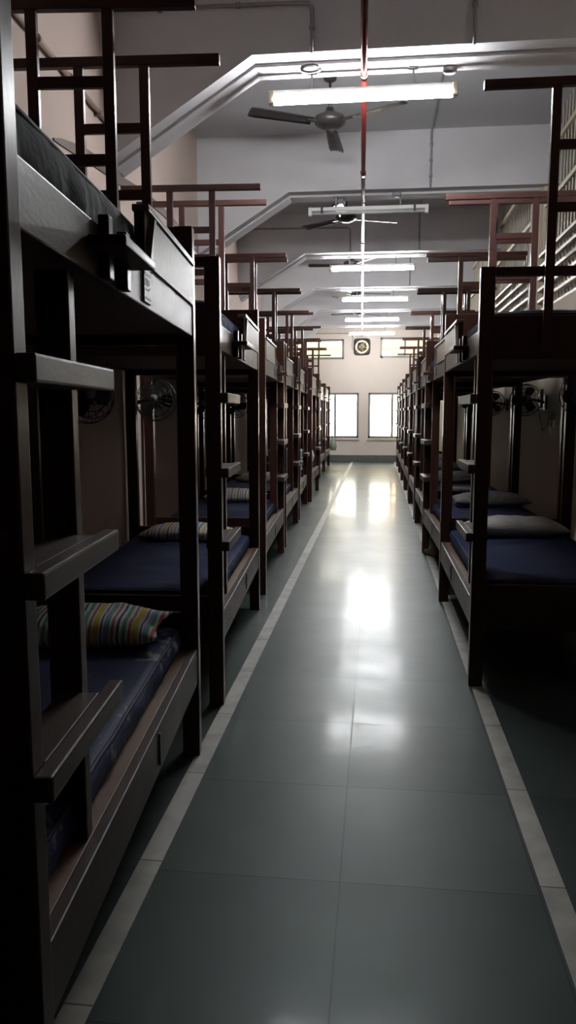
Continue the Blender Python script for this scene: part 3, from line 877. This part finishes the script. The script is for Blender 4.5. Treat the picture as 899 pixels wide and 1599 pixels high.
for k in range(5):
    a = 2 * PI * k / 5 + 0.5
    m = MB()
    pts = [(0.08, -0.62), (0.160, -0.60), (0.168, 0.56), (0.08, 0.6)]
    vs = []
    for (r, da), yy in zip(pts, (0.0, -0.02, 0.05, 0.05)):
        vs.append((r * math.cos(a + da), yy, r * math.sin(a + da)))
    A = [m.bm.verts.new(v) for v in vs]; B = [m.bm.verts.new((v[0], v[1] + 0.004, v[2])) for v in vs]
    m.bm.faces.new(A); m.bm.faces.new(B[::-1])
    for i in range(4): m.bm.faces.new((A[i], B[i], B[(i + 1) % 4], A[(i + 1) % 4]))
    m.build('blade', M['fanbrown'], ex)
m = MB()
for a in (PI / 4, 3 * PI / 4): m.tube([(-0.21 * math.cos(a), -0.035, -0.21 * math.sin(a)), (0, -0.062, 0), (0.21 * math.cos(a), -0.035, 0.21 * math.sin(a))], 0.008, 8)
m.build('mounting_arm', M['fanbrown'], ex)
cb = MB().tube([(-0.71, Y_FAR - 0.012, 3.62), (-0.715, Y_FAR - 0.012, 3.44), (-0.73, Y_FAR - 0.015, 3.32), (-0.71, Y_FAR - 0.02, 3.22), (-0.64, Y_FAR - 0.03, 3.15), (-0.60, Y_FAR - 0.035, 3.13)], 0.009, 8).build('power_cable', M['pinkconduit'], None, True)
tag(cb, 'cable looping down the far wall to the exhaust fan', 'cable')

# ------------------------------------------------------------------ black wall fans over the lower beds
def make_wall_fan():
    """origin at the wall plate; fan looks along -y; arm leaves the wall along +x"""
    root = empty('wall_fan')
    MB().box(0, 0.02, -0.045, 0.045, -0.07, 0.07, 0.006).build('wall_plate', M['black'], root)
    MB().tube([(0.015, 0, 0.0), (0.09, 0, 0.02), (0.16, 0.01, 0.03)], 0.014, 10).build('arm', M['black'], root, True)
    R = Matrix.Translation((0.19, 0, 0.02)) @ Matrix.Rotation(PI / 2, 4, 'X') @ Matrix.Rotation(-0.2, 4, 'X')
    MB().lathe([(0, -0.10), (0.04, -0.095), (0.052, -0.06), (0.052, 0.0), (0.03, 0.015), (0, 0.018)], 20, R).build('motor', M['black'], root, True)
    m = MB()
    for rr, zz in ((0.15, 0.03), (0.135, 0.065), (0.10, 0.075), (0.06, 0.078), (0.15, 0.0), (0.11, -0.02)):
        m.torus(rr, 0.0026, R @ Matrix.Translation((0, 0, zz)), 36, 5)
    for k in range(18):
        a = 2 * PI * k / 18; c, s_ = math.cos(a), math.sin(a)
        m.tube([R @ Vector((r * c, r * s_, z)) for r, z in ((0.03, 0.08), (0.10, 0.076), (0.135, 0.065), (0.15, 0.03), (0.15, 0.0), (0.11, -0.02), (0.05, -0.025))], 0.0018, 4)
    m.build('cage', M['black'], root)
    MB().lathe([(0, 0.085), (0.028, 0.082), (0.03, 0.074), (0, 0.072)], 16, R).build('badge', M['grey'], root, True)
    for k in range(3):
        a = 2 * PI * k / 3
        m = MB(); B = R @ Matrix.Rotation(a, 4, 'Z') @ Matrix.Translation((0, 0, 0.035)) @ Matrix.Rotation(0.35, 4, 'X')
        pts = [(0.025, -0.015), (0.06, -0.05), (0.11, -0.058), (0.13, -0.02), (0.125, 0.03), (0.07, 0.035), (0.025, 0.015)]
        A = [m.bm.verts.new(B @ Vector((x, y, 0))) for x, y in pts]; C = [m.bm.verts.new(B @ Vector((x, y, 0.003))) for x, y in pts]
        m.bm.faces.new(A[::-1]); m.bm.faces.new(C)
        for i in range(len(pts)): m.bm.faces.new((A[i], A[(i + 1) % 7], C[(i + 1) % 7], C[i]))
        m.build('blade', M['black'], root)
    return root
wf = make_wall_fan()
wfl = [('left', 3.95), ('left', 5.50), ('left', 7.50), ('left', 9.60), ('right', 5.55), ('right', 7.60), ('right', 9.75), ('right', 11.9)]
for k, (side, y) in enumerate(wfl):
    o = wf if k == 0 else copy_tree(wf)
    if side == 'left':
        o.location = (XL(y) + 0.002, y, 1.47); o.rotation_euler.z = -0.04 + (0.75 if k == 0 else 0.0)
    else:
        o.location = (XR - 0.002, y, 1.50); o.rotation_euler.z = PI if k % 2 else PI - 0.3
    nth = ['nearest', 'second', 'third', 'fourth'][k % 4]
    tag(o, 'black wall fan over the lower beds, %s to the camera on the %s wall' % (nth, side) if k % 4 == 0 else 'black wall fan over the lower beds, %s from the camera on the %s wall' % (nth, side), 'wall fan', 'black wall fans above the lower beds')

cb = MB().tube([(XL(3.24) + 0.012, 3.26, 1.42), (XL(3.4) + 0.012, 3.5, 1.30), (XL(3.8) + 0.012, 3.79, 1.25), (XL(3.84) + 0.012, 3.84, 1.02), (XL(3.9) + 0.012, 3.9, 0.7)], 0.006, 6).build('fan_cable', M['black'], None, True)
tag(cb, 'black cable hanging down the left wall behind the nearest bunk', 'cable')

# socket board and hanging chargers on the right wall
sb = empty('socket_board', (XR - 0.0005, 7.80, 1.54))
tag(sb, 'dark socket board with small white switches on the right wall', 'socket board')
MB().box(-0.03, 0, -0.06, 0.06, -0.09, 0.09, 0.006).build('board', M['black'], sb)
for z in (-0.03, 0.03): MB().box(-0.038, -0.029, -0.014, 0.014, z - 0.014, z + 0.014, 0.003).build('switch', M['white'], sb)
ch = empty('charger', (XR - 0.004, 7.19, 1.25))
tag(ch, 'pale phone charger dangling on a black cable by the right wall', 'charger')
m = MB()
m.tube([(-0.04, 0.58, 0.22), (-0.03, 0.48, 0.08), (-0.03, 0.36, -0.02), (-0.03, 0.2, 0.03), (-0.03, 0.03, 0.14)], 0.004, 6)
m.build('cable', M['black'], ch)
MB().box(-0.055, -0.01, -0.025, 0.025, 0.09, 0.17, 0.008).build('adapter', M['dimpillow'], ch)
MB().box(-0.045, -0.015, -0.018, 0.018, -0.03, 0.025, 0.006).build('plug', M['white'], ch)
MB().tube([(-0.03, 0, 0.092), (-0.03, 0, 0.02)], 0.004, 6).build('lead', M['black'], ch)

# ------------------------------------------------------------------ conduits
def conduit(name, pts, r, mat, label, clamps=()):
    root = empty(name, pts[0])
    o = Vector(pts[0])
    MB().tube([Vector(p) - o for p in pts], r, 10).build('pipe_run', M[mat], root, True)
    for p, d in clamps:
        p = Vector(p) - o; d = Vector(d).normalized()
        MB().tube([p - d * 0.012, p + d * 0.012], r * 1.6, 10).build('saddle', M[mat], root, True)
    return tag(root, label, 'conduit', 'conduit runs')
yl = lambda y: XL(y) + 0.022
conduit('electrical_conduit', [(yl(0.5), 0.5, 3.235), (yl(2.8), 2.8, 3.235), (yl(5.1), 5.1, 3.245)], 0.0155, 'pinkconduit', 'brown conduit running along the left wall near the camera',
        [((yl(y), y, 3.237), (0, 1, 0)) for y in (2.2, 3.9, 4.35, 4.85)])
conduit('electrical_conduit', [(-1.70, 5.105, 3.945), (-0.60, 5.105, 3.925), (-0.455, 5.105, 3.92), (-0.435, 5.105, 3.89), (-0.435, 5.105, 3.63)], 0.011, 'conduit',
        'grey conduit across and down the face of the first beam', [((x, 5.105, 3.93), (1, 0, 0)) for x in (-1.4, -0.9)] + [((-0.435, 5.105, 3.78), (0, 0, 1))])
conduit('electrical_conduit', [(0.555, 5.107, 4.19), (0.557, 5.107, 3.90), (0.558, 5.107, 3.63)], 0.011, 'conduit', 'grey conduit straight down the right part of the first beam', [((0.557, 5.107, 3.86), (0, 0, 1))])
conduit('electrical_conduit', [(0.52, 5.46, 4.187), (0.505, 7.0, 4.187), (0.502, 8.12, 4.187), (0.50, 8.153, 4.16), (0.50, 8.153, 3.85), (0.50, 8.153, 3.63)], 0.011, 'conduit', 'grey conduit along the ceiling and down the second beam',
        [((0.50, 8.153, z), (0, 0, 1)) for z in (4.05, 3.9, 3.75)])
conduit('electrical_conduit', [(0.55, 8.5, 4.187), (0.55, 11.165, 4.187), (0.552, 11.198, 4.16), (0.555, 11.198, 3.65)], 0.010, 'conduit', 'grey conduit along the ceiling and down the third beam')
conduit('electrical_conduit', [(-1.95, 11.198, 3.99), (-0.45, 11.198, 3.975), (-0.405, 11.198, 3.95), (-0.40, 11.198, 3.65)], 0.011, 'conduit', 'grey conduit across and down the left of the third beam',
        [((x, 11.198, 3.985), (1, 0, 0)) for x in (-1.5, -0.85)])
conduit('electrical_conduit', [(0.55, 11.6, 4.187), (0.55, 14.21, 4.187), (0.55, 14.244, 4.15), (0.55, 14.244, 3.65)], 0.010, 'conduit', 'grey conduit along the ceiling and down the fourth beam')
conduit('electrical_conduit', [(-2.3, Y_FAR - 0.014, 3.66), (-0.78, Y_FAR - 0.014, 3.655)], 0.012, 'pinkconduit', 'thin brown conduit across the far wall above the upper left window')

# brown cable strip, sagging at its near end
m = MB()
pth = [(4.12, 2.84), (4.25, 2.865), (4.6, 2.92), (5.0, 2.96), (5.4, 2.985), (5.9, 3.045), (6.6, 3.09), (7.4, 3.09), (8.14, 3.085)]
hw = [0.006, 0.022, 0.042, 0.04, 0.038, 0.038, 0.038, 0.038, 0.038]
A = []
for (y, z), h in zip(pth, hw):
    A.append([m.bm.verts.new((XL(y) + 0.001, y, z - h)), m.bm.verts.new((XL(y) + 0.009, y, z - h * 0.9)), m.bm.verts.new((XL(y) + 0.009, y, z + h * 0.9)), m.bm.verts.new((XL(y) + 0.001, y, z + h))])
for P, Q in zip(A, A[1:]):
    for j in range(4): m.bm.faces.new((P[j], Q[j], Q[(j + 1) % 4], P[(j + 1) % 4]))
m.bm.faces.new(A[0][::-1]); m.bm.faces.new(A[-1])
tag(m.build('cable_strip', M['brownstrip']), 'flat brown cable strip along the left wall, drooping at its near end', 'cable strip')

# junction boxes and cable loops by the beams
jb = MB().lathe([(0, 0), (0.045, 0), (0.045, -0.03), (0.03, -0.036), (0, -0.036)], 18).build('junction_box', M['conduit'], None, True)
jb.location = (0.44, 5.39, Z_BEAM)
tag(jb, 'round grey junction box under the first beam, right of the pipe', 'junction box', 'junction boxes')
j2 = copy_tree(jb); j2.location = (-0.40, 8.42, Z_BEAM); tag(j2, 'round grey junction box under the second beam, left of the pipe', 'junction box', 'junction boxes')
j3 = copy_tree(jb); j3.location = (0.17, 8.24, Z_BEAM); tag(j3, 'round grey junction box under the second beam, right of the pipe', 'junction box', 'junction boxes')
lp = []
for i in range(26):
    a = 2 * PI * 1.6 * i / 25
    lp.append((-0.455 + 0.055 * math.cos(a), 5.17 + 0.004 * i, 3.572 + 0.022 * math.sin(a) + 0.001 * i))
cl = MB().tube(lp, 0.009, 8).build('cable_coil', M['conduit'], None, True)
tag(cl, 'coiled grey cable hanging below the first beam by the left hanger', 'cable')
MB().tube([(-0.40, 5.27, 3.59), (-0.40, 5.30, 3.61), (-0.40, 5.31, 3.622)], 0.009, 8).build('cable_end', M['conduit'], cl, True)
# wires down the right hand column between the grilles
cw = empty('column_wire', (XR - 0.006, 8.55, 2.5))
tag(cw, 'dark wire clipped down the right column between the grilles', 'wire')
MB().tube([(0, 0, 0), (0, 0.004, 0.5), (0, -0.004, 1.0), (0, 0, 1.65)], 0.004, 6).build('wire', M['fanbrown'], cw, True)
for k in range(10): MB().box(-0.008, 0.005, -0.012, 0.012, 0.1 + 0.16 * k, 0.13 + 0.16 * k, 0.002).build('clip', M['fanbrown'], cw)

# ------------------------------------------------------------------ light, camera
wd = bpy.data.worlds.new('World'); scn.world = wd; wd.use_nodes = True
bg = wd.node_tree.nodes['Background']
bg.inputs[0].default_value = (0.80, 0.90, 1.0, 1); bg.inputs[1].default_value = 2.0
sun = bpy.data.lights.new('sun', 'SUN'); sun.energy = 17.0; sun.angle = 0.01; sun.color = (1.0, 0.95, 0.86)
so = bpy.data.objects.new('sun', sun); COL.objects.link(so)
so.rotation_euler = Vector((0.25, 0.75, -0.62)).to_track_quat('-Z', 'Y').to_euler()
so.location = (0, -5, 12)
# portals help the sampler find the sky through the windows
for key in ('lower_l', 'lower_r', 'upper_l', 'upper_r'):
    x0, x1, z0, z1 = FW[key]
    a = bpy.data.lights.new('window_portal', 'AREA'); a.shape = 'RECTANGLE'; a.size = x1 - x0; a.size_y = z1 - z0
    a.cycles.is_portal = True
    ao = bpy.data.objects.new('window_portal', a); COL.objects.link(ao)
    ao.location = ((x0 + x1) / 2, Y_FAR + 0.16, (z0 + z1) / 2); ao.rotation_euler = (-PI / 2, 0, 0)

cam = bpy.data.cameras.new('camera'); co = bpy.data.objects.new('camera', cam); COL.objects.link(co)
cam.sensor_fit = 'VERTICAL'; cam.sensor_height = 24.0; cam.lens = 24.0 * 1200 / 1599
cam.clip_start = 0.02; cam.clip_end = 300
co.location = (0, 0, 1.4)
co.rotation_euler = (PI / 2 - math.radians(7.336), 0, math.radians(6.530))
scn.camera = co

vs = scn.view_settings
vs.view_transform = 'Standard'; vs.look = 'None'; vs.gamma = 1.0; vs.exposure = 1.85
try: vs.use_curve_mapping = False
except Exception: pass
scn.display_settings.display_device = 'sRGB'
cy = scn.cycles
cy.max_bounces = 8; cy.diffuse_bounces = 5; cy.glossy_bounces = 4; cy.transparent_max_bounces = 12
cy.sample_clamp_indirect = 6.0
cy.caustics_reflective = False; cy.caustics_refractive = False
